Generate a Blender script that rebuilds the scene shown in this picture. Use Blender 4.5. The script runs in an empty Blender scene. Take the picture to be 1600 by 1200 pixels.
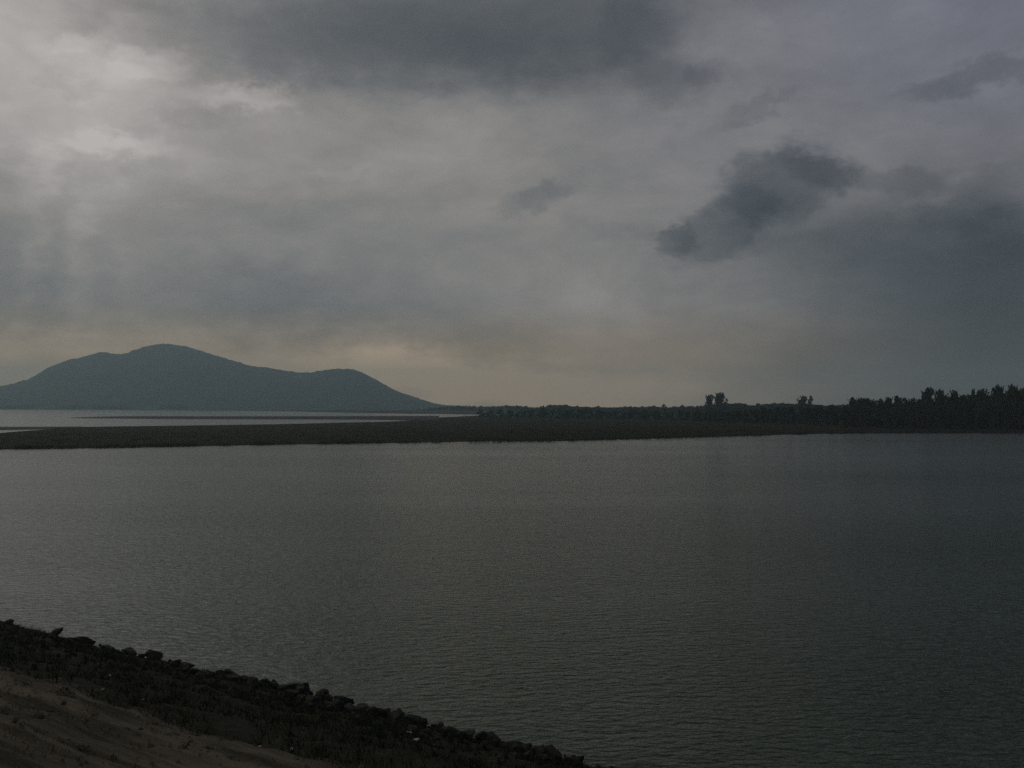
import bpy, bmesh, math, random
import numpy as np
from mathutils import Vector, noise as mnoise

S = bpy.context.scene
C = S.collection
rnd = random.Random(7)
rng = np.random.default_rng(11)

# ---------------------------------------------------------------- camera
F = 1500.0                       # focal length in photo pixels (1600 wide)
HY = 634.0                       # row of the true horizon in the photo
EYE = 7.0                        # eye height above the water (on the dam crest)
PITCH = math.atan((HY - 600.0) / F)
cam_d = bpy.data.cameras.new('camera')
cam = bpy.data.objects.new('camera', cam_d)
C.objects.link(cam)
cam.location = (0, 0, EYE)
cam.rotation_euler = (math.pi / 2 + PITCH, 0, 0)
cam_d.sensor_width = 36.0
cam_d.lens = 36.0 * F / 1600.0
cam_d.clip_start = 0.1
cam_d.clip_end = 30000
S.camera = cam


def ray(px, py):
    u, v = (px - 800.0) / F, (600.0 - py) / F
    c, s = math.cos(PITCH), math.sin(PITCH)
    return Vector((u, c - v * s, s + v * c))


def on_z(px, py, z=0.0):
    r = ray(px, py)
    t = (z - EYE) / r.z
    return Vector((r.x * t, r.y * t, z))


def at_depth(px, depth):
    """ground point in the column px at the given forward distance"""
    return Vector(((px - 800.0) / F * depth, depth, 0))


def top_height(py, depth):
    r = ray(800, py)
    return EYE + r.z / r.y * depth


# ---------------------------------------------------------------- world
SUN_EL, SUN_AZ = math.radians(38), math.radians(-38)
W = bpy.data.worlds.new("World")
S.world = W
W.use_nodes = True
nt = W.node_tree
N, L = nt.nodes, nt.links
N.clear()


def nd(tree, kind, **kw):
    n = tree.nodes.new(kind)
    for k, v in kw.items():
        setattr(n, k, v)
    return n


def link_in(tree, sock, v):
    if hasattr(v, 'is_linked'):
        tree.links.new(v, sock)
    elif isinstance(v, (tuple, list, Vector)):
        sock.default_value = tuple(v)
    else:
        sock.default_value = v


def mth(tree, op, a, b=None, c=None, clamp=False):
    n = tree.nodes.new('ShaderNodeMath')
    n.operation = op
    n.use_clamp = clamp
    for i, v in enumerate((a, b, c)):
        if v is not None:
            link_in(tree, n.inputs[i], v)
    return n.outputs[0]


def vec(tree, op, a, b=None, c=None, scale=None):
    n = tree.nodes.new('ShaderNodeVectorMath')
    n.operation = op
    for i, v in enumerate((a, b, c)):
        if v is not None:
            link_in(tree, n.inputs[i], v)
    if scale is not None:
        link_in(tree, n.inputs['Scale'], scale)
    return n.outputs['Value'] if op in ('DOT_PRODUCT', 'LENGTH') else n.outputs['Vector']


def noise_tex(tree, vecsock, scale, detail=4, rough=0.55, dist=0.0):
    n = tree.nodes.new('ShaderNodeTexNoise')
    n.inputs['Scale'].default_value = scale
    n.inputs['Detail'].default_value = detail
    n.inputs['Roughness'].default_value = rough
    n.inputs['Distortion'].default_value = dist
    if vecsock is not None:
        tree.links.new(vecsock, n.inputs['Vector'])
    return n


def maprange(tree, v, a, b, c, d, smooth=False):
    n = tree.nodes.new('ShaderNodeMapRange')
    if smooth:
        n.interpolation_type = 'SMOOTHSTEP'
    link_in(tree, n.inputs[0], v)
    for i, x in zip((1, 2, 3, 4), (a, b, c, d)):
        n.inputs[i].default_value = x
    return n.outputs[0]


def mixc(tree, f, a, b):
    n = tree.nodes.new('ShaderNodeMix')
    n.data_type = 'RGBA'
    link_in(tree, n.inputs[0], f)
    for s, v in ((n.inputs[6], a), (n.inputs[7], b)):
        if isinstance(v, tuple) and len(v) == 3:
            v = v + (1.0,)
        link_in(tree, s, v)
    return n.outputs[2]


tc = N.new('ShaderNodeTexCoord')
dirv = tc.outputs['Generated']
sep = N.new('ShaderNodeSeparateXYZ')
L.new(dirv, sep.inputs[0])
DEG = 57.29578
az = mth(nt, 'MULTIPLY', mth(nt, 'ARCTAN2', sep.outputs[0], sep.outputs[1]), DEG)
el = mth(nt, 'MULTIPLY', mth(nt, 'ARCSINE', sep.outputs[2]), DEG)
comb = N.new('ShaderNodeCombineXYZ')
L.new(az, comb.inputs[0])
L.new(el, comb.inputs[1])
P0 = comb.outputs[0]
# clouds are layers seen at a slant: squeeze the vertical so that the noise lies in flat streaks
flat = vec(nt, 'MULTIPLY', dirv, (1, 1, 2.2))
warp_a = noise_tex(nt, flat, 5.0, 2, 0.5)
warp_b = noise_tex(nt, flat, 19.0, 5, 0.62)
wa = vec(nt, 'SCALE', vec(nt, 'SUBTRACT', warp_a.outputs['Color'], (.5, .5, .5)), scale=4.5)
wb = vec(nt, 'SCALE', vec(nt, 'SUBTRACT', warp_b.outputs['Color'], (.5, .5, .5)), scale=3.0)
warp_c = noise_tex(nt, vec(nt, 'MULTIPLY', dirv, (1, 1, 1.5)), 42.0, 5, .6)
wc = vec(nt, 'SCALE', vec(nt, 'SUBTRACT', warp_c.outputs['Color'], (.5, .5, .5)), scale=2.4)
P1 = vec(nt, 'ADD', vec(nt, 'ADD', P0, wa), wb)
P1 = vec(nt, 'MULTIPLY', P1, (1, 1, 0))
P2 = vec(nt, 'MULTIPLY', vec(nt, 'ADD', vec(nt, 'ADD', P0, vec(nt, 'SCALE', wa, scale=.30)), vec(nt, 'ADD', vec(nt, 'SCALE', wb, scale=.38), wc)), (1, 1, 0))


def px_deg(px, py):
    r = ray(px, py).normalized()
    return math.degrees(math.atan2(r.x, r.y)), math.degrees(math.asin(r.z))


PXD = 1 / 26.5
# cloud masses and painted light shafts: centre (as seen from the dam crest), half sizes, tilt, strength (log brightness), 1 = firm edge, 2 = soft but little torn, 3 = firmest
SKY_PATCHES = [
    (80, 90, 330, 180, 10, .48, 0),
    (170, 110, 130, 50, 8, .20, 0),
    (235, 100, 64, 22, 12, .22, 1),
    (120, 66, 60, 16, 20, .16, 1),
    (95, 130, 46, 12, 6, -.12, 1),
    (290, 185, 70, 14, 4, -.12, 1),
    (390, 152, 85, 20, 0, .32, 1),
    (160, 230, 140, 36, 4, .26, 0),
    (190, 228, 80, 16, 4, .20, 1),
    (60, 275, 34, 42, -10, .14, 1),
    (700, 225, 330, 80, 5, .13, 0),
    (520, 272, 60, 12, 10, .10, 1),
    (560, 330, 330, 150, 0, .06, 0),
    (0, 410, 60, 110, 0, -.24, 0),
    (250, 475, 400, 46, 3, -.24, 0),
    (420, 335, 90, 40, 0, -.16, 0),
    (230, 340, 140, 60, 0, -.16, 0),
    (118, 410, 15, 120, -6, .16, 2),  # slanting light shafts painted into the sky brightness start here
    (42, 420, 13, 110, -12, .13, 2),
    (190, 420, 12, 100, 4, .06, 2),
    (78, 420, 12, 110, -9, -.07, 2),  # darker gap painted between the light shafts
    (20, 255, 30, 30, 0, -.20, 0),
    (640, 512, 330, 38, -5, -.26, 0),
    (30, 535, 140, 22, 0, .22, 0),
    (650, 590, 340, 44, -6, .66, 0),
    (1000, 550, 330, 110, 0, .52, 0),
    (860, 600, 260, 40, 0, .16, 0),
    (640, 55, 430, 84, 3, -.56, 1),
    (740, 84, 300, 56, 0, -.34, 0),
    (1000, 45, 70, 50, 0, -.28, 1),
    (430, 70, 120, 46, 0, -.12, 1),
    (200, 8, 90, 24, 0, -.18, 0),
    (10, 0, 90, 50, 0, .26, 0),
    (760, -330, 1100, 260, 0, -.45, 0),  # unseen dark cloud overhead, added to darken the near water's reflection
    (1055, 130, 62, 30, -8, -.26, 1),
    (1110, 118, 34, 18, 0, -.20, 1),
    (1180, 168, 60, 14, 14, -.24, 1),
    (1120, 195, 120, 50, 0, .12, 0),
    (1120, 60, 60, 60, 0, .14, 0),
    (1530, 122, 110, 18, 5, -.34, 1),
    (1480, 60, 120, 30, 10, -.10, 0),
    (1222, 286, 104, 56, 8, -.60, 3),
    (1300, 272, 60, 26, -14, -.42, 1),
    (1240, 248, 40, 16, 0, -.18, 1),
    (1140, 345, 90, 46, 30, -.48, 3),
    (1210, 335, 80, 40, 10, -.26, 0),
    (1058, 376, 36, 29, 0, -.46, 3),
    (1150, 388, 120, 12, 2, -.16, 0),
    (1420, 285, 50, 20, -6, -.28, 1),
    (1530, 290, 40, 26, 10, -.20, 1),
    (1500, 338, 70, 26, -6, -.30, 1),
    (1590, 372, 120, 44, -8, -.36, 0),
    (1570, 430, 260, 84, 0, -.66, 0),
    (1330, 395, 130, 50, 0, -.24, 0),
    (1620, 560, 300, 120, 0, -.96, 0),
    (838, 314, 66, 18, 16, -.32, 1),
    (1000, 352, 140, 16, 0, -.14, 0),
    (1500, 200, 220, 70, 0, .20, 0),
    (1470, 40, 300, 110, 0, .18, 0),
]
lnL = mth(nt, 'MULTIPLY_ADD', mth(nt, 'MINIMUM', mth(nt, 'MAXIMUM', az, -40.0), 50.0), -.0090, math.log(.425))
for (cx, cy, rx, ry, rot, amp, firm) in SKY_PATCHES:
    a0, e0 = px_deg(cx, cy)
    m = N.new('ShaderNodeMapping')
    m.vector_type = 'TEXTURE'
    L.new(P2 if firm else P1, m.inputs[0])
    m.inputs['Location'].default_value = (a0, e0, 0)
    m.inputs['Rotation'].default_value = (0, 0, math.radians(rot))
    m.inputs['Scale'].default_value = (rx * PXD, ry * PXD, 1)
    d2 = vec(nt, 'DOT_PRODUCT', m.outputs[0], m.outputs[0])
    if firm in (1, 3):
        d4 = mth(nt, 'MULTIPLY', d2, d2)
        d2 = mth(nt, 'MULTIPLY', d4, d2) if firm == 3 else d4
        g = mth(nt, 'POWER', .38, d2)
    else:
        g = mth(nt, 'POWER', .37, d2)
    lnL = mth(nt, 'MULTIPLY_ADD', g, amp, lnL)
# loose structure everywhere
n1 = noise_tex(nt, vec(nt, 'MULTIPLY', dirv, (1, 1, 2.6)), 4.2, 6, .58, .4)
lnL = mth(nt, 'ADD', lnL, maprange(nt, n1.outputs['Fac'], .25, .75, -.24, .24))
n2 = noise_tex(nt, vec(nt, 'MULTIPLY', dirv, (1, 1, 2.0)), 17.0, 6, .6, .3)
lnL = mth(nt, 'ADD', lnL, maprange(nt, n2.outputs['Fac'], .25, .75, -.11, .11))
lnL = mth(nt, 'MULTIPLY_ADD', maprange(nt, el, 0.0, 4.2, 1.0, 0.0, True), .36, lnL)
lnL = mth(nt, 'MINIMUM', lnL, math.log(1.05))
lum = mth(nt, 'POWER', math.e, lnL)
tone = maprange(nt, lnL, math.log(.13), math.log(.52), 0, 1)
ccol = mixc(nt, tone, (.85, .975, 1.15), (1.055, .985, .945))
warm = mth(nt, 'MULTIPLY', maprange(nt, el, 2.2, 6.5, 1.0, 0.0, True), maprange(nt, az, 0.0, 26.0, 1.0, .42))
ccol = mixc(nt, warm, ccol, (1.40, .985, .60))
cool = mth(nt, 'MULTIPLY', maprange(nt, el, 6.0, 22.0, 0.0, .8, True), maprange(nt, az, 2.0, 26.0, 0.0, 1.0))
ccol = mixc(nt, cool, ccol, (.915, .95, 1.22))
ccol = vec(nt, 'SCALE', ccol, scale=lum)
sky = N.new('ShaderNodeTexSky')
sky.sky_type = 'NISHITA'
sky.sun_disc = False
sky.sun_elevation = SUN_EL
sky.sun_rotation = SUN_AZ
sky.air_density = 1.2
sky.dust_density = 3.0
bg_s = N.new('ShaderNodeBackground')
L.new(sky.outputs[0], bg_s.inputs[0])
bg_s.inputs[1].default_value = 0.05
bg_c = N.new('ShaderNodeBackground')
L.new(ccol, bg_c.inputs[0])
bg_c.inputs[1].default_value = 1.0
mx = N.new('ShaderNodeMixShader')
mx.inputs[0].default_value = .96
L.new(bg_s.outputs[0], mx.inputs[1])
L.new(bg_c.outputs[0], mx.inputs[2])
wo = N.new('ShaderNodeOutputWorld')
L.new(mx.outputs[0], wo.inputs['Surface'])

sun_d = bpy.data.lights.new('sun', 'SUN')
sun_d.energy = 0.5
sun_d.angle = math.radians(40)
sun_d.color = (1.0, .95, .87)
sun = bpy.data.objects.new('sun', sun_d)
C.objects.link(sun)
sdir = Vector((math.sin(SUN_AZ) * math.cos(SUN_EL), math.cos(SUN_AZ) * math.cos(SUN_EL), math.sin(SUN_EL)))
sun.rotation_euler = sdir.to_track_quat('Z', 'Y').to_euler()
sun.location = (0, 0, 60)

S.view_settings.view_transform = 'Standard'
S.view_settings.look = 'None'
S.view_settings.gamma = 1
S.view_settings.use_curve_mapping = False
S.view_settings.exposure = -1.0
S.render.engine = 'CYCLES'
S.cycles.use_denoising = False
S.cycles.max_bounces = 5
S.cycles.diffuse_bounces = 2
S.cycles.glossy_bounces = 2
S.cycles.volume_bounces = 0
S.cycles.sample_clamp_indirect = 1.5
S.cycles.sample_clamp_direct = 3
S.cycles.transparent_max_bounces = 4


# ---------------------------------------------------------------- helpers
def mesh_obj(name, verts, faces, mats, parent=None, smooth=False, loc=None):
    me = bpy.data.meshes.new(name)
    me.from_pydata([tuple(v) for v in verts], [], faces)
    for m in (mats if isinstance(mats, (list, tuple)) else [mats]):
        me.materials.append(m)
    if smooth:
        me.polygons.foreach_set('use_smooth', [True] * len(me.polygons))
    me.update()
    o = bpy.data.objects.new(name, me)
    C.objects.link(o)
    if parent is not None:
        o.parent = parent
    if loc is not None:
        o.location = loc
    return o


def tag(o, label, cat, group=None):
    o['label'] = label
    o['category'] = cat
    if group:
        o['group'] = group
    return o


def structure(o):
    o['kind'] = 'structure'
    return o


def stuff(o):
    o['kind'] = 'stuff'
    return o


def fbm(x, y, z=0.0, octs=4):
    return mnoise.fractal(Vector((x, y, z)), 1.0, 2.0, octs)


def grid_faces(nr, nc):
    f = []
    for i in range(nr - 1):
        for j in range(nc - 1):
            a = i * nc + j
            f.append((a, a + 1, a + nc + 1, a + nc))
    return f


def mat(name, rough=.9, spec=.2):
    m = bpy.data.materials.new(name)
    m.use_nodes = True
    b = m.node_tree.nodes['Principled BSDF']
    b.inputs['Roughness'].default_value = rough
    b.inputs['Specular IOR Level'].default_value = spec
    return m, m.node_tree, b


def mottled(name, c1, c2, scale, rough=.9, spec=.15, bump=0.0, bscale=None, stretch=None, rand=0.0):
    m, t, b = mat(name, rough, spec)
    g = t.nodes.new('ShaderNodeNewGeometry')
    v = g.outputs['Position']
    if stretch:
        v = vec(t, 'MULTIPLY', v, stretch)
    n = noise_tex(t, v, scale, 6, .6)
    f = maprange(t, n.outputs['Fac'], .32, .68, 0, 1)
    if rand:
        oi = t.nodes.new('ShaderNodeObjectInfo')
        f = mth(t, 'ADD', f, maprange(t, oi.outputs['Random'], 0, 1, -rand, rand), clamp=True)
    t.links.new(mixc(t, f, c1, c2), b.inputs['Base Color'])
    if bump:
        n2 = noise_tex(t, v, bscale or scale * 4, 5, .6)
        bp = t.nodes.new('ShaderNodeBump')
        bp.inputs['Strength'].default_value = 1.0
        bp.inputs['Distance'].default_value = bump
        t.links.new(n2.outputs['Fac'], bp.inputs['Height'])
        t.links.new(bp.outputs[0], b.inputs['Normal'])
    return m


M_leaf = mottled('dark_foliage', (.018, .026, .014), (.045, .056, .028), .35, .8, .2, rand=.3)
M_leaf_far = mottled('far_foliage', (.022, .03, .018), (.045, .055, .03), .08)
M_bark = mottled('bark', (.02, .017, .013), (.05, .042, .033), 3.0)
M_mud = mottled('mudflat_turf', (.006, .007, .001), (.020, .018, .004), .05, .95, .05, .08, .6, (1, 2.4, 1))
M_bar = mottled('wet_sand', (.004, .004, .003), (.012, .011, .007), .04, .8, .2, .05, .5)
M_shore = mottled('far_shore_turf', (.016, .019, .011), (.035, .036, .022), .02)
M_hill = mottled('wooded_hillside', (.015, .028, .027), (.038, .055, .054), .012, .95, .05, 2.5, .09)
M_rock = mottled('rock', (.007, .0075, .005), (.026, .025, .017), 2.6, .85, .25, .02, 14, rand=.45)
M_pale = mottled('pale_stone', (.26, .25, .22), (.42, .40, .36), 9, .8, .2, .004, 40)
M_weed = mottled('weed_leaf', (.012, .018, .007), (.032, .038, .016), 2.0, .8, .1)
M_dry = mottled('dry_grass', (.05, .045, .022), (.10, .085, .045), 1.5, .85, .1)
M_reed = mottled('sedge', (.02, .024, .011), (.05, .05, .026), .4, .9, .1)

# ---------------------------------------------------------------- water
m, t, b = mat('lake_water', .16, .5)
M_water = m
b.inputs['IOR'].default_value = 1.333
b.inputs['Base Color'].default_value = (.006, .021, .0008, 1)
g = t.nodes.new('ShaderNodeNewGeometry')
mp = t.nodes.new('ShaderNodeMapping')
mp.inputs['Rotation'].default_value = (0, 0, math.radians(-24))
mp.inputs['Scale'].default_value = (.8, 1.7, 1)
t.links.new(g.outputs['Position'], mp.inputs[0])
w1 = noise_tex(t, mp.outputs[0], 2.6, 3, .55, .3)
w2 = noise_tex(t, mp.outputs[0], .42, 2, .5, .2)
gust = noise_tex(t, vec(t, 'MULTIPLY', g.outputs['Position'], (.3, 1, 1)), .03, 4, .55)
hgt = mth(t, 'ADD', mth(t, 'MULTIPLY', w1.outputs['Fac'], .12), mth(t, 'MULTIPLY', w2.outputs['Fac'], .07))
hgt = mth(t, 'MULTIPLY', hgt, maprange(t, gust.outputs['Fac'], .32, .68, .45, 1.5))
bp = t.nodes.new('ShaderNodeBump')
bp.inputs['Strength'].default_value = 1.0
bp.inputs['Distance'].default_value = 1.0
t.links.new(hgt, bp.inputs['Height'])
t.links.new(bp.outputs[0], b.inputs['Normal'])
FAR = 4600.0
xs = [-FAR, -1000, -200, 0, 200, 1000, FAR]
ys = [-60, 0, 60, 200, 600, 1500, FAR]
wv = [(x, y, 0) for y in ys for x in xs]
structure(mesh_obj('lake_water', wv, grid_faces(len(ys), len(xs)), M_water))
bedv = [(x, y, -1.2) for y in (-61, FAR) for x in (-FAR, FAR)]


# ---------------------------------------------------------------- low land across the water
def strip(name, cols, rows, material, zin, wav=0.0, seed=0.0, taper=0):
    """land sheet between a near and a far edge; cols = list of (near xy, far xy)"""
    v = []
    nr = rows + 1
    for k in range(nr):
        f = k / rows
        for ci, (a, c) in enumerate(cols):
            p = a.lerp(c, f)
            edge = (min(1.0, (ci + .3) / taper) if taper else 1.0) * min(1.0, min((p - a).length, (p - c).length) / 5.0)
            z = -.25 + (zin + .25) * (1 - (1 - edge) ** 2)
            z += wav * edge * fbm(p.x * .012 + seed, p.y * .02, seed, 3)
            v.append((p.x, p.y, z))
    return structure(mesh_obj(name, v, grid_faces(nr, len(cols)), material, smooth=True))


def interp(pts, x):
    xs_, ys_ = zip(*pts)
    return float(np.interp(x, xs_, ys_))


NEAR = [(-700, 708), (-200, 705), (0, 703), (150, 701.5), (300, 698.5), (450, 695.5), (600, 693.5), (750, 692), (860, 691),
        (1000, 687), (1130, 683.5), (1220, 680.5), (1300, 678.5), (1450, 677.7), (1600, 678), (1900, 680), (2600, 684)]
FARE = [(-700, 683), (-200, 681), (0, 678), (40, 675), (74, 672), (90, 668.6), (150, 668), (300, 666), (430, 664.3), (520, 662), (600, 660),
        (640, 658), (652, 654.4), (700, 652), (748, 650.0), (800, 648.0), (2600, 648)]
cols = []
for x in np.concatenate([np.arange(-700, -20, 40), np.arange(-20, 800, 6.0)]):
    jn = .45 * fbm(x * .03, 3.1) + .45 * fbm(x * .17, 7.7, 1.0, 3)
    cols.append((on_z(x, interp(NEAR, x) + jn), on_z(x, interp(FARE, x) + .2 * fbm(x * .05, 9.0))))
strip('mudflat', cols, 26, M_mud, .42, .12, 1.7)
# right part: the flat widens into low land that runs on to the horizon
cols = []
for x in np.arange(794, 2600, 9.0):
    jn = .45 * fbm(x * .03, 3.1) + .45 * fbm(x * .17, 7.7, 1.0, 3)
    a = on_z(x, interp(NEAR, x) + jn)
    c = Vector(((x - 800) / F * 4300, 4300, 0))
    cols.append((a, c))
v = []
fr = np.concatenate([np.linspace(0, .02, 8), np.linspace(.03, .2, 12), np.linspace(.25, 1, 10)])
for f in fr:
    for (a, c) in cols:
        p = a.lerp(c, float(f))
        edge = min(1.0, (p - a).length / 5.0)
        z = -.25 + .67 * (1 - (1 - edge) ** 2) + .12 * edge * fbm(p.x * .012 + 1.7, p.y * .02, 1.7, 3)
        v.append((p.x, p.y, z))
structure(mesh_obj('lowland', v, grid_faces(len(fr), len(cols)), M_mud, smooth=True))

# thin spit that closes the little inlet at the left, and the long bar in the far channel
cols = [(on_z(x, interp([(-600, 677), (0, 672.2), (76, 670.9), (100, 670.2), (130, 670)], x)),
         on_z(x, interp([(-600, 673), (0, 668.9), (130, 668.4)], x))) for x in np.arange(-600, 131, 8.0)]
strip('spit', cols, 6, M_bar, .5, .03, 4.0)
cols = [(on_z(x, interp([(96, 652.35), (130, 653.3), (250, 654.4), (400, 654.9), (520, 655.2), (600, 656.0), (652, 657.5), (690, 658)], x)
              + .35 + .15 * fbm(x * .07, 5)),
         on_z(x, interp([(96, 652.25), (130, 652.5), (400, 652.6), (520, 652.5), (600, 651.9), (690, 651.4)], x)))
        for x in np.arange(96, 691, 5.0)]
strip('sandbar', cols, 6, M_bar, 1.0, .05, 6.0, 26)
cols = []
for x in np.arange(-900, 830, 7.0):
    y = interp([(-900, 639.8), (0, 640.0), (200, 640.9), (400, 642.2), (480, 643.6), (600, 646.4), (745, 648.3), (830, 649)], x)
    a = on_z(x, y + .12 * fbm(x * .04, 2.2))
    c = Vector(((x - 800) / F * 2300, 2300, 0))
    cols.append((a, c))
strip('far_shore', cols, 14, M_shore, .7, .2, 8.0)

# ---------------------------------------------------------------- hill
PROF = [(-400, 633.5), (-250, 631), (-150, 624), (-60, 613), (0, 603), (12, 601), (45, 592), (55, 586), (80, 572), (100, 564), (110, 561), (118, 560.5),
        (140, 554), (157, 550), (165, 549.6), (175, 552.6), (187, 553), (200, 551), (207, 547.3), (220, 543), (240, 538.4), (255, 536.5),
        (270, 538), (290, 540.5), (310, 547), (330, 553), (350, 559), (370, 565), (390, 571), (400, 572.5), (420, 574.4), (440, 578),
        (460, 581), (475, 582), (490, 581), (510, 577.4), (530, 575.8), (548, 576.2), (555, 577.8), (570, 584), (590, 594), (605, 603),
        (620, 611), (635, 616), (650, 621), (665, 626), (675, 629), (685, 631.6), (700, 633.2), (730, 634)]
RIDGE, FOOT, BACK = 2500.0, 1900.0, 3600.0
hx = np.arange(-400, 731, 1.25)
ds = np.concatenate([np.linspace(FOOT, RIDGE, 60), np.linspace(RIDGE, BACK, 22)[1:]])
v = []
for d in ds:
    for x in hx:
        # the crest wanders in depth, so spurs and gullies run down from it
        X = (x - 800) / F * d
        h = top_height(interp(PROF, x), RIDGE)
        if d <= RIDGE:
            f = (d - FOOT) / (RIDGE - FOOT)
            f = f * f * (3 - 2 * f) * .45 + .55 * f
        else:
            f = 1 - ((d - RIDGE) / (BACK - RIDGE)) ** 1.5
        gul = 1 - .20 * (1 - f) * max(0, fbm(X * .006, d * .0016, 2.0, 3)) * 2
        z = max(h, 0) * f * gul
        z += min(1, z / 12) * (2.0 * fbm(X * .06, d * .06, 1.0, 3) + .9 * mnoise.noise(Vector((X * .21, d * .21, 4))))
        v.append((X, d, z - .4))
structure(mesh_obj('hill', v, grid_faces(len(ds), len(hx)), M_hill, smooth=True))


# ---------------------------------------------------------------- leaf clumps and trees
def leaf_cloud(points, size, r=rng):
    """small bent leaf clumps (two triangles each) round the given points"""
    n = len(points)
    a = r.normal(size=(n, 3))
    a /= np.linalg.norm(a, axis=1)[:, None]
    bb = r.normal(size=(n, 3))
    bb -= a * (a * bb).sum(1)[:, None]
    bb /= np.linalg.norm(bb, axis=1)[:, None]
    s = size * r.uniform(.55, 1.35, n)[:, None]
    p = np.asarray(points)
    nrm = np.cross(a, bb) * s * .25
    vs = np.stack([p - a * s, p + bb * s * .6 + nrm, p + a * s, p - bb * s * .6 + nrm], 1).reshape(-1, 3)
    fs = [(4 * i, 4 * i + 1, 4 * i + 2, 4 * i + 3) for i in range(n)]
    return vs, fs


def tube(path, radii, sides=6):
    v, f = [], []
    for (p, rr) in zip(path, radii):
        for k in range(sides):
            a = 2 * math.pi * k / sides
            v.append((p[0] + rr * math.cos(a), p[1] + rr * math.sin(a), p[2]))
    for i in range(len(path) - 1):
        for k in range(sides):
            k2 = (k + 1) % sides
            f.append((i * sides + k, i * sides + k2, (i + 1) * sides + k2, (i + 1) * sides + k))
    return v, f


def merge(parts):
    v, f = [], []
    for (pv, pf) in parts:
        o = len(v)
        v += [tuple(q) for q in pv]
        f += [tuple(i + o for i in q) for q in pf]
    return v, f


def tree_meshes(seed, style):
    """unit tree, one metre tall: (trunk mesh, crown mesh). style: round, tall, thin, shrub"""
    r = np.random.default_rng(seed)
    base = {'round': .10, 'tall': .12, 'thin': .22, 'shrub': .0}[style]
    wid = {'round': .36, 'tall': .22, 'thin': .17, 'shrub': .55}[style]
    nl = {'round': 15, 'tall': 14, 'thin': 8, 'shrub': 11}[style]
    per = {'round': 85, 'tall': 80, 'thin': 54, 'shrub': 80}[style]
    lobes = []
    for k in range(nl):
        z = base + (1 - base) * (k + .5) / nl * .93
        fz = (z - base) / (1 - base)
        rad = wid * (math.sin(math.pi * min(1, .16 + fz * .80)) ** .8)
        a = r.uniform(0, 6.28)
        q = r.uniform(.25, .85) * rad
        ls = (.15 if style != 'thin' else .09) * r.uniform(.7, 1.25) * (1.25 if style in ('round', 'shrub') else 1)
        lobes.append((q * math.cos(a), q * math.sin(a), min(z, 1 - ls * .75), ls))
    pts = []
    for (x, y, z, s) in lobes:
        d = r.normal(size=(per, 3))
        d /= np.linalg.norm(d, axis=1)[:, None]
        q = r.uniform(.35, 1.0, per)[:, None] ** .6 * s
        pts.append(np.array((x, y, z)) + d * q * np.array((1.15, 1.15, .85)))
    # twigs that reach out of the outline
    ex = []
    for (x, y, z, s) in lobes:
        a = r.uniform(0, 6.28)
        for k in range(6):
            ex.append((x + math.cos(a) * s * (1 + .12 * k), y + math.sin(a) * s * (1 + .12 * k), z + s * (.4 + .13 * k)))
    ex = np.array(ex)
    ex = ex[ex[:, 2] < 1.0]
    cv, cf = leaf_cloud(np.concatenate(pts + [ex]), .052, r)
    lean = r.uniform(-.04, .04, 2)
    path = [(lean[0] * q, lean[1] * q, q * .9) for q in (-.02, .15, .4, .7, 1)]
    parts = [tube(path, (.026, .02, .015, .009, .003))]
    for (x, y, z, s) in lobes[::2]:
        z0 = max(.05, z - .22)
        parts.append(tube([(lean[0] * z0, lean[1] * z0, z0), (x * .5, y * .5, z - .07), (x, y, z)], (.010, .007, .003), 4))
    tv, tf = merge(parts)
    return (tv, tf), (cv, cf)


PROTO = {}
for style, nvar in (('round', 5), ('tall', 4), ('thin', 3), ('shrub', 5)):
    PROTO[style] = []
    for k in range(nvar):
        (tv, tf), (cv, cf) = tree_meshes(100 + 17 * k + len(style) * 31, style)
        mt_ = bpy.data.meshes.new('trunk')
        mt_.from_pydata(tv, [], tf)
        mt_.materials.append(M_bark)
        mc_ = bpy.data.meshes.new('crown')
        mc_.from_pydata([tuple(q) for q in cv], [], cf)
        mc_.materials.append(M_leaf)
        PROTO[style].append((mt_, mc_))


def plant_tree(px, depth, ytop, wpx, style, label, group=None, name=None, variant=None):
    """wpx = crown width in photo pixels"""
    base = at_depth(px, depth)
    base.z = .25
    h = top_height(ytop, depth) - base.z
    unit = {'round': .84, 'tall': .50, 'thin': .38, 'shrub': 1.2}[style]
    w = wpx / F * depth / unit
    e = bpy.data.objects.new(name or ('shrub' if style == 'shrub' else 'tree'), None)
    e.empty_display_size = .5
    C.objects.link(e)
    e.location = base
    e.rotation_euler = (0, 0, rnd.uniform(0, 6.28))
    e.scale = (w, w, h)
    tag(e, label, 'shrub' if style == 'shrub' else 'tree', group)
    mt_, mc_ = PROTO[style][rnd.randrange(len(PROTO[style])) if variant is None else variant]
    stem = 'stem' if style == 'shrub' else 'trunk'
    for nm, me in ((stem, mt_), ('crown', mc_)):
        o = bpy.data.objects.new(nm, me)
        C.objects.link(o)
        o.parent = e
    return e


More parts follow.
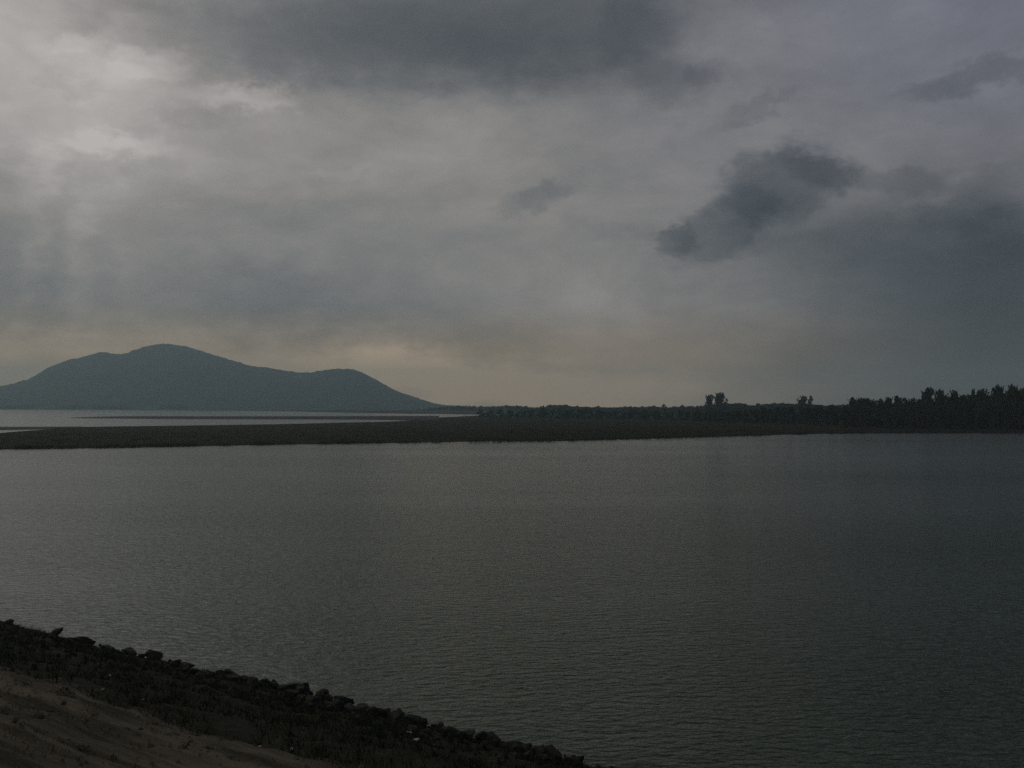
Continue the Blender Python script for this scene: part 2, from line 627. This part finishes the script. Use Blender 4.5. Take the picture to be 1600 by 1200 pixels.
# trees that stand out one by one (column, distance, top row, width)
SOLO = [
    (1109, 620, 617.0, 13, 'tall', 'slim gappy tree, left one of the close pair above the far treeline'),
    (1126, 610, 613.5, 23, 'round', 'fuller pointed tree, right one of the close pair above the far treeline'),
    (1255, 560, 618.5, 13, 'tall', 'blocky small tree beside a very thin one, between the close pair and the dark grove'),
    (1267, 560, 617.5, 8, 'thin', 'very thin tree just right of the blocky small tree above the far treeline'),
    (1037, 640, 631.0, 8, 'thin', 'tiny lone spike of a tree above the far treeline, left of the close pair'),
    (1334, 330, 621.5, 22, 'round', 'rounded tree at the left end of the dark grove where its top steps up'),
    (1451, 310, 606.0, 20, 'tall', 'tall ragged topped tree, first from the left of the tall ones in the grove'),
    (1468, 306, 609.0, 15, 'tall', 'tall tree second from the left among the tall ones of the dark grove'),
    (1490, 304, 609.5, 14, 'tall', 'tall narrow tree third from the left among the tall ones of the dark grove'),
    (1504, 302, 616.5, 15, 'round', 'lower rounded tree in the dip just before the big right hand trees'),
    (1520, 300, 608.5, 9, 'thin', 'thin tree at the right edge of the dip in the dark grove'),
    (1535, 298, 607.5, 18, 'tall', 'ragged tree between the dip and the broad domed tree at right'),
    (1561, 292, 602.5, 30, 'round', 'broad domed tree, widest crown of the dark grove near the right edge'),
    (1582, 290, 602.0, 18, 'tall', 'tall pointed tree just right of the broad domed tree'),
    (1597, 288, 607.0, 16, 'tall', 'tall tree cut by the right edge of the picture'),
]
for (x, d, y, w, st, lb) in SOLO:
    plant_tree(x, d, y, w, st, lb)
# the even run of crowns between the step and the tall trees
for k, (x, y) in enumerate([(1346, 621.5), (1357, 622.5), (1366, 625), (1377, 623.5), (1389, 620.5), (1403, 618.6), (1415, 621.5), (1426, 622.8),
                            (1437, 624)]):
    plant_tree(x, 318 + rnd.uniform(-6, 6), y, 17, 'round', 'rounded crown in the even low run left of the tall trees of the grove',
               'crowns in the low run of the grove')
for k in range(17):
    x = 1446 + k * 9.6 + rnd.uniform(-2, 2)
    plant_tree(x, 326 + rnd.uniform(-8, 8), rnd.uniform(616, 622) - max(0, x - 1530) * .08, rnd.uniform(15, 22), 'round',
               'rounded tree filling the gaps behind the tall trees of the dark grove', 'filling trees behind the tall ones of the grove')
# lower dark wood in front of and below those crowns, down to the shore
for k in range(34):
    x = 1318 + k * 8.6 + rnd.uniform(-3, 3)
    d = 300 - (x - 1320) * .10 + rnd.uniform(-10, 16)
    plant_tree(x, d, rnd.uniform(632, 642) - (x - 1320) * .02, rnd.uniform(17, 26), 'shrub',
               'low dark bush under the grove at the right, merging into the bank', 'bushes under the right hand grove')
for k in range(12):
    plant_tree(1612 + k * 17 + rnd.uniform(-4, 4), 288 - k * 1.5, rnd.uniform(602, 612), rnd.uniform(20, 28), rnd.choice(('round', 'tall')),
               'tall tree of the dark grove outside the right edge of the picture', 'grove trees right of the picture')
# belt of bushes that runs from the end of the far channel to the grove
for k in range(58):
    f = k / 57
    x = 752 + f * 572 + rnd.uniform(-4, 4)
    d = 560 - 190 * f + rnd.uniform(-25, 25)
    y = interp([(745, 642), (800, 641), (850, 640), (900, 639), (1000, 643), (1150, 642), (1250, 640), (1330, 636)], x) + rnd.uniform(-2.5, 2.5)
    if k == 0:
        x = 753
        plant_tree(x, 560, 640.5, 17, 'shrub', 'bush at the left tip of the bush belt, where the bright far channel ends')
        continue
    plant_tree(x, d, y, rnd.uniform(14, 24), 'shrub', 'dark low bush in the long belt on the flat before the far treeline',
               'bushes of the long belt on the flat')

for k in range(30):
    f = k / 29
    x = 1085 + f * 250 + rnd.uniform(-4, 4)
    plant_tree(x, 410 - 95 * f + rnd.uniform(-8, 8), 643 - 10 * f + rnd.uniform(-2.5, 1.5), rnd.uniform(15, 24), 'shrub',
               'dark bush in the run that rises towards the left end of the grove', 'bushes rising towards the grove')
# the far wood along the horizon: one continuous mass
TOPS = [(500, 643), (560, 642.5), (640, 640.5), (690, 634.6), (720, 633.4), (770, 634.0), (790, 632.8), (812, 632.6), (833, 636.5), (850, 634.5), (860, 631.6), (880, 631.4),
        (895, 634), (935, 635), (960, 636.2), (975, 634.4), (1000, 635), (1020, 634), (1045, 636.5), (1055, 634), (1090, 633.5), (1140, 629.5),
        (1158, 629), (1172, 633), (1185, 631), (1218, 629), (1235, 630), (1275, 631), (1285, 633), (1320, 632), (1400, 630), (1600, 622), (2100, 622)]
pts = []
x = 500.0
while x < 2100:
    d0 = interp([(500, 1500), (690, 1300), (745, 1150), (850, 880), (1100, 740), (1350, 600), (2100, 480)], x)
    for rep in range(3):
        xx = x + rnd.uniform(-3, 3)
        d = d0 + rnd.uniform(-25, 45)
        h = top_height(interp(TOPS, xx) + 1.6 + .8 * abs(rnd.gauss(0, 1)) - 3.4 * max(0, fbm(xx * .16, 2.0, 0, 3)), d)
        if h < .8:
            continue
        rad = min(h * .5, rnd.uniform(1.1, 2.4))
        n = int(22 + 5 * h)
        for q in range(n):
            zz = h * rnd.random() ** .7
            k = rad * math.sqrt(max(.08, 1 - (2 * zz / h - 1) ** 2 * .85))
            a = rnd.uniform(0, 6.28)
            qq = k * math.sqrt(rnd.random())
            p = at_depth(xx, d)
            pts.append((p.x + qq * math.cos(a), p.y + qq * math.sin(a), zz + .2))
    x += 1.9 if x < 1350 else 4.0
vs, fs = leaf_cloud(np.array(pts), .62)
tag(stuff(mesh_obj('far_woodland', vs, fs, M_leaf_far)), 'hazy far treeline along the horizon right of the hill', 'woodland')
# trees at the foot of the hill, a soft dark edge above the water
pts = []
for k in range(1500):
    x = rnd.uniform(-300, 480)
    if mnoise.noise(Vector((x * .02, 0, 0))) < -.1 + .3 * abs(x - 130) / 300:
        continue
    d = rnd.uniform(1830, 1900)
    h = rnd.uniform(3, 9)
    p = at_depth(x, d)
    for q in range(9):
        pts.append((p.x + rnd.gauss(0, 2.2), p.y + rnd.gauss(0, 2.2), rnd.uniform(.5, h)))
vs, fs = leaf_cloud(np.array(pts), 1.5)
tag(stuff(mesh_obj('shore_woodland', vs, fs, M_leaf_far)), 'faint dark band of trees along the foot of the hill', 'woodland')

# sedge along the near edge of the flat and over its surface
pts_v, pts_f = [], []


def blade(vl, fl, p, h, w, lean):
    a = rnd.uniform(0, 6.28)
    dx, dy = math.cos(a) * w, math.sin(a) * w
    lx, ly = rnd.gauss(0, lean) * h, rnd.gauss(0, lean) * h
    o = len(vl)
    vl += [(p[0] - dx, p[1] - dy, p[2]), (p[0] + dx, p[1] + dy, p[2]), (p[0] + lx, p[1] + ly, p[2] + h)]
    fl.append((o, o + 1, o + 2))


for k in range(9000):
    x = rnd.uniform(-60, 1680)
    near = on_z(x, interp(NEAR, x))
    if k % 3 == 0:
        off = rnd.uniform(.8, 3.5)
    else:
        off = rnd.uniform(2, 90)
    if x < 800:
        fe = on_z(x, interp(FARE, x))
        off = min(off, .9 * (fe - near).length)
    if mnoise.noise(Vector((x * .02, off * .05, 2))) < -.15:
        continue
    p = near + near.normalized() * off
    edge = min(1, off / 5)
    z = -.25 + .67 * (1 - (1 - edge) ** 2) - .04
    for q in range(4):
        blade(pts_v, pts_f, (p.x + rnd.gauss(0, .25), p.y + rnd.gauss(0, .25), z), rnd.uniform(.12, .4), .05, .35)
tag(stuff(mesh_obj('sedge', pts_v, pts_f, M_reed)), 'short dark sedge scattered over the mudflat across the water', 'sedge')

# ---------------------------------------------------------------- dam slope in the foreground
A, B = on_z(0, 962, .22), on_z(985, 1197, .22)
A.z = B.z = 0
E = (B - A).normalized()                   # along the waterline, to the right
NV = Vector((-E.y, E.x, 0))                # towards the lake
if NV.y < 0:
    NV = -NV
D0 = A.dot(NV)                             # eye to waterline
SLOPE = (EYE - 1.6) / (D0 - 1.2)
CREST = D0 - 1.2


def slope_z(d):
    if d < CREST:
        return SLOPE * d
    if d < CREST + 7:
        return SLOPE * CREST
    return SLOPE * CREST - .4 * (d - CREST - 7)


def bank(s, d):
    """height of the dam surface at s metres along the waterline, d metres up the slope"""
    z = slope_z(d)
    if d < CREST:
        z += .10 * fbm(s * .5, d * .7, .3, 4)
        if d < 9.5:
            z += .09 * fbm(s * 1.6, d * 1.6, 5.0, 4)
        else:
            z += .06 * fbm(s * .55, d * 2.6, 7.0, 4) + .016 * fbm(s * 3, d * 5, 8.0, 3)
    return z


def bank_pt(s, d, dz=0.0):
    p = NV * (D0 - d) + E * s
    p.z = bank(s, d) + dz
    return p


def to_bank(px, py):
    """where the sight line of a photo point meets the mean slope: (s, d)"""
    r = ray(px, py)
    # EYE + t r.z = SLOPE * (D0 - t r.NV)
    tt = (SLOPE * D0 - EYE) / (r.z + SLOPE * r.dot(NV))
    p = r * tt
    return p.dot(E), D0 - p.dot(NV)


ss = np.concatenate([np.linspace(-240, -48, 40), np.arange(-46, -22, .3), np.arange(-22, 14, .11), np.linspace(15, 200, 40)])
dd = np.concatenate([[-6, -4, -2.5], np.arange(-1.5, CREST, .11), [CREST, CREST + 3, CREST + 7, CREST + 14, CREST + 20.4]])
v = []
for d in dd:
    for s in ss:
        v.append(bank_pt(float(s), float(d)))
m, t, b = mat('dam_slope', .95, .1)
g = t.nodes.new('ShaderNodeNewGeometry')
pos = g.outputs['Position']
dn = mth(t, 'SUBTRACT', D0, vec(t, 'DOT_PRODUCT', pos, tuple(NV)))
sn = vec(t, 'DOT_PRODUCT', pos, tuple(E))
cb = t.nodes.new('ShaderNodeCombineXYZ')
t.links.new(mth(t, 'MULTIPLY', sn, .35), cb.inputs[0])
t.links.new(mth(t, 'MULTIPLY', dn, 2.0), cb.inputs[1])
edge_n = noise_tex(t, pos, .8, 5, .6)
S_, BD = to_bank(250, 1121)
zone = maprange(t, mth(t, 'ADD', dn, maprange(t, edge_n.outputs['Fac'], .3, .7, -.55, .55)), BD - .28, BD + .22, 0, 1, True)
st = noise_tex(t, cb.outputs[0], 1.1, 6, .62, .3)
fine = noise_tex(t, pos, 7, 6, .65)
soil = mixc(t, maprange(t, fine.outputs['Fac'], .35, .65, 0, 1), (.012, .014, .007), (.030, .028, .016))
earth = mixc(t, maprange(t, st.outputs['Fac'], .40, .58, 0, 1), (.024, .024, .014), (.120, .104, .074))
earth = mixc(t, maprange(t, fine.outputs['Fac'], .35, .7, 0, .55), earth, (.06, .055, .036))
t.links.new(mixc(t, zone, soil, earth), b.inputs['Base Color'])
bn = noise_tex(t, pos, 22, 6, .65)
bp = t.nodes.new('ShaderNodeBump')
bp.inputs['Distance'].default_value = .03
t.links.new(bn.outputs['Fac'], bp.inputs['Height'])
t.links.new(bp.outputs[0], b.inputs['Normal'])
structure(mesh_obj('dam_slope', v, grid_faces(len(dd), len(ss)), m, smooth=True))


# ---------------------------------------------------------------- rocks
def rock_mesh(seed, sub=3):
    bm = bmesh.new()
    bmesh.ops.create_icosphere(bm, subdivisions=sub, radius=.5)
    r = random.Random(seed)
    planes = []
    for k in range(9):
        n = Vector((r.gauss(0, 1), r.gauss(0, 1), r.gauss(0, 1))).normalized()
        planes.append((n, r.uniform(.20, .40)))
    off = Vector((seed * 3.1, seed * 1.7, 0))
    for q in bm.verts:
        c = q.co.copy()
        for n, h in planes:
            dd_ = c.dot(n) - h
            if dd_ > 0:
                c -= n * dd_ * .93
        c *= 1 + .34 * mnoise.fractal(c * 2.6 + off, 1, 2, 5)
        q.co = c
    me = bpy.data.meshes.new('rock')
    bm.to_mesh(me)
    bm.free()
    me.materials.append(M_rock)
    return me


ROCKS = [rock_mesh(k + 1) for k in range(9)]
ROCKS_PALE = []
for k in range(3):
    me = rock_mesh(k + 30, 2)
    me.materials.clear()
    me.materials.append(M_pale)
    ROCKS_PALE.append(me)


def put_rock(s, d, size, label, group=None, name='rock', flat_=.7, sink=.3, meshes=ROCKS, cat='rock', rot=None):
    o = bpy.data.objects.new(name, rnd.choice(meshes))
    C.objects.link(o)
    k = size / .82
    o.scale = (k * rnd.uniform(.9, 1.15), k * rnd.uniform(.75, 1.0), k * flat_ * rnd.uniform(.85, 1.15))
    o.rotation_euler = rot or (rnd.gauss(0, .25), rnd.gauss(0, .25), rnd.uniform(0, 6.28))
    p = bank_pt(s, d)
    o.location = (p.x, p.y, p.z + size * flat_ * (.5 - sink))
    tag(o, label, cat, group)
    return o


# the rocks that break the waterline one by one (column, row of the foot, width in px)
EDGE = [
    (12, 970, 26, None), (36, 973, 16, None), (53, 976, 12, 'small block with a pale rim, at the far left end of the waterline rocks'),
    (66, 982, 9, None), (88, 986, 32, None), (112, 992, 20, None), (132, 999, 32, None), (170, 1007, 28, None),
    (208, 1014, 24, 'rounded rock left of the widest flat rock on the left part of the waterline'), (231, 1018, 16, None),
    (252, 1021, 30, 'wide flat topped rock on the left part of the waterline'),
    (290, 1029, 18, 'small upright rock just left of the pointed tilted slab'),
    (316, 1032, 22, 'pointed slab tilting up to the right above the waterline'),
    (348, 1044, 18, 'single dark knob standing clear right of the pointed slab'),
    (380, 1056, 26, None), (408, 1062, 24, 'squared block with flat top, middle of the waterline rocks'), (441, 1064, 18, None),
    (468, 1072, 32, 'large humped rock right of the squared block'), (505, 1084, 20, None),
    (546, 1090, 38, 'bushy looking rugged boulder, highest one right of the large humped rock'),
    (592, 1104, 38, 'big rounded boulder just right of the rugged highest boulder'), (640, 1116, 22, None), (665, 1122, 16, None),
    (692, 1126, 24, 'dark knob next to the paler dome rock'), (735, 1138, 36, 'paler dome shaped rock at the lower right waterline'),
    (772, 1148, 20, None), (815, 1158, 40, 'long low dark rock right of the paler dome'), (856, 1172, 20, None), (896, 1186, 16, None),
    (945, 1199, 30, 'last dark rock where the bank leaves the bottom of the picture'),
]
for (x, y, w, lb) in EDGE:
    r = ray(x, y)
    p = on_z(x, y, .18)
    s, d = p.dot(E), D0 - p.dot(NV)
    size = w / F * p.y * .80
    tilt = (0.2, -.75, .5) if x == 316 else None
    o = put_rock(s, max(.1, d), size, lb or 'dark rough rock in the row along the waterline of the near bank',
                 None if lb else 'rocks along the near waterline', flat_=(.34 if x < 200 else .60) if w < 34 else .50, sink=.20, rot=tilt)
# riprap on the lower slope
k = 0
while k < 280:
    s = rnd.uniform(-21, 5)
    d = abs(rnd.gauss(0, 1.3)) - .2
    sz = rnd.uniform(.14, .38) if d < 1.4 else rnd.uniform(.12, .30)
    put_rock(s, d, sz, 'dark riprap stone bedded in the weedy lower slope of the near bank', 'riprap stones on the lower slope', sink=.28)
    k += 1
# rubble too small to pick out
rv, rf = [], []
for k in range(2600):
    s, d = rnd.uniform(-26, 8), abs(rnd.gauss(0, 3.0)) - .3
    if d > BD - .3:
        continue
    p = bank_pt(s, d)
    q = rnd.uniform(.03, .10)
    o = len(rv)
    base = [Vector((1, 0, 0)), Vector((-.5, .8, 0)), Vector((-.6, -.8, 0)), Vector((0, .1, .9)), Vector((.2, 0, -.8))]
    a = rnd.uniform(0, 6.28)
    for c in base:
        c = Vector((c.x * math.cos(a) - c.y * math.sin(a), c.x * math.sin(a) + c.y * math.cos(a), c.z)) * rnd.uniform(.7, 1.3)
        rv.append(p + c * q)
    rf += [(o, o + 1, o + 3), (o + 1, o + 2, o + 3), (o + 2, o, o + 3), (o + 1, o, o + 4), (o + 2, o + 1, o + 4), (o, o + 2, o + 4)]
tag(stuff(mesh_obj('rubble', rv, rf, M_rock)), 'small dark rubble between the riprap stones', 'rubble')
# pale stones and scraps
PALE = [
    (171, 1055, 7, 'pale chip on the dark band, nearest to the waterline at left'),
    (200, 1069, 6, 'bright white chip right of the other pale bits on the dark band at left'),
    (94, 1062, 8, 'thin pale chip at the upper left edge of the bare slope'),
    (160, 1081, 9, 'pale broken chip where the dark band meets the bare slope, at left'),
    (222, 1089, 5, 'small pale chip below the bright white one'),
    (286, 1076, 5, 'faint pale chip in the middle of the dark band above the bare slope'),
    (332, 1111, 5, 'lone pale chip in the dark band right of the middle'),
    (405, 1172, 7, 'pale chip at the lower edge of the bare slope near the picture bottom'),
    (456, 1172, 6, 'white chip in the dark band near the bottom of the picture'),
    (512, 1106, 8, 'pale flat stone below the rugged highest boulder'),
    (650, 1165, 11, 'greyish pale stone among dark riprap near the bottom'),
    (712, 1168, 12, 'greyish pale stone right of the other grey one near the bottom'),
    (640, 1147, 12, 'flat greyish stone below the small rocks of the lower right waterline'),
    (670, 1149, 9, 'small greyish stone right of the flat greyish one'),
]
for (x, y, w, lb) in PALE:
    s, d = to_bank(x, y)
    p = bank_pt(s, d)
    put_rock(s, d, w / F * p.y * .8, lb, name='pale_stone', meshes=ROCKS_PALE, cat='stone', flat_=.5, sink=.2)

# ---------------------------------------------------------------- weeds and grass on the bank
gv, gf = [], []
for k in range(7000):
    s, d = rnd.uniform(-30, 8), rnd.uniform(.5, BD + .25)
    if mnoise.noise(Vector((s * .6, d * .8, 3))) < -.22:
        continue
    p = bank_pt(s, d)
    for q in range(7):
        blade(gv, gf, (p.x + rnd.gauss(0, .06), p.y + rnd.gauss(0, .06), p.z - .01), rnd.uniform(.05, .20), .008, .5)
tag(stuff(mesh_obj('weed_cover', gv, gf, M_weed)), 'dark low weeds covering the lower slope of the near bank', 'weeds')
# pebbles and clods lying on the bare slope
rv, rf = [], []
for k in range(3000):
    s, d = rnd.uniform(-24, 4), rnd.uniform(BD - .5, CREST)
    p = bank_pt(s, d)
    q = .012 + .05 * rnd.random() ** 3
    o = len(rv)
    base = [Vector((1, 0, 0)), Vector((-.5, .8, 0)), Vector((-.6, -.8, 0)), Vector((0, .1, .8)), Vector((.2, 0, -.8))]
    a = rnd.uniform(0, 6.28)
    for c in base:
        c = Vector((c.x * math.cos(a) - c.y * math.sin(a), c.x * math.sin(a) + c.y * math.cos(a), c.z)) * rnd.uniform(.7, 1.3)
        rv.append(p + c * q)
    rf += [(o, o + 1, o + 3), (o + 1, o + 2, o + 3), (o + 2, o, o + 3), (o + 1, o, o + 4), (o + 2, o + 1, o + 4), (o, o + 2, o + 4)]
M_clod = mottled('clod', (.03, .027, .018), (.14, .125, .095), 5.0)
tag(stuff(mesh_obj('pebbles', rv, rf, M_clod)), 'pebbles and clods on the bare upper slope', 'pebbles')
gv, gf = [], []
for k in range(3600):
    s, d = rnd.uniform(-24, 4), rnd.uniform(BD - .2, CREST)
    if mnoise.noise(Vector((s * .35, d * 1.6, 9))) < .05:
        continue
    p = bank_pt(s, d)
    for q in range(6):
        blade(gv, gf, (p.x + rnd.gauss(0, .05), p.y + rnd.gauss(0, .05), p.z - .01), rnd.uniform(.03, .09), .004, .6)
tag(stuff(mesh_obj('dry_grass', gv, gf, M_dry)), 'thin dry grass on the bare upper slope', 'grass')


def weed_mesh(seed):
    r = np.random.default_rng(seed)
    n = 70
    q = r.normal(size=(n, 3)) * np.array((.30, .30, .16)) + np.array((0, 0, .26))
    q[:, 2] = np.abs(q[:, 2])
    lv, lf = leaf_cloud(q, .09, r)
    st_ = []
    for k in range(8):
        e = q[k]
        st_.append(tube([(0, 0, -.05), tuple(e * .5 + np.array((0, 0, .05))), tuple(e)], (.012, .01, .004), 3))
    return (lv, lf), merge(st_)


WE = []
for k in range(4):
    (lv, lf), (sv, sf) = weed_mesh(k + 60)
    ml = bpy.data.meshes.new('leaves')
    ml.from_pydata([tuple(q) for q in lv], [], lf)
    ml.materials.append(M_weed)
    ms = bpy.data.meshes.new('stems')
    ms.from_pydata(sv, [], sf)
    ms.materials.append(M_weed)
    WE.append((ml, ms))
for (x, y, w) in [(20, 1053, 9), (50, 1060, 30), (84, 1060, 22), (102, 1090, 34), (124, 1082, 10), (148, 1093, 22), (38, 1077, 20), (195, 1108, 18),
                  (147, 1116, 14), (182, 1144, 9), (240, 1130, 20), (262, 1148, 13), (309, 1149, 12), (128, 1166, 26), (108, 1154, 8), (20, 1146, 10),
                  (325, 1169, 22), (360, 1186, 20), (215, 1177, 9), (60, 1122, 26), (175, 1186, 20), (290, 1172, 24), (345, 1165, 12)]:
    s, d = to_bank(x, y)
    p = bank_pt(s, d)
    e = bpy.data.objects.new('weed', None)
    e.empty_display_size = .1
    C.objects.link(e)
    e.location = p
    k = w / F * p.y * .9
    e.scale = (k, k, k * .55)
    e.rotation_euler = (0, 0, rnd.uniform(0, 6.28))
    tag(e, 'dark weed tuft growing on the bare upper slope', 'weed', 'weed tufts on the bare slope')
    ml, ms = rnd.choice(WE)
    for nm, me in (('leaves', ml), ('stems', ms)):
        o = bpy.data.objects.new(nm, me)
        C.objects.link(o)
        o.parent = e

# ---------------------------------------------------------------- haze
HZ = .00035
hw = FAR + 150
hv = [(x, y, z) for z in (-9.5, 185) for y in (-160, FAR + 150) for x in (-hw, hw)]
hf = [(0, 2, 3, 1), (4, 5, 7, 6), (0, 1, 5, 4), (2, 6, 7, 3), (0, 4, 6, 2), (1, 3, 7, 5)]
m = bpy.data.materials.new('haze')
m.use_nodes = True
t = m.node_tree
t.nodes.clear()
pv = t.nodes.new('ShaderNodeVolumePrincipled')
pv.inputs['Color'].default_value = (.66, .92, 1.0, 1)
pv.inputs['Density'].default_value = HZ
pv.inputs['Anisotropy'].default_value = .5
om = t.nodes.new('ShaderNodeOutputMaterial')
t.links.new(pv.outputs[0], om.inputs['Volume'])
tag(stuff(mesh_obj('haze', hv, hf, m)), 'thin grey haze over the lake that pales the hill', 'haze')
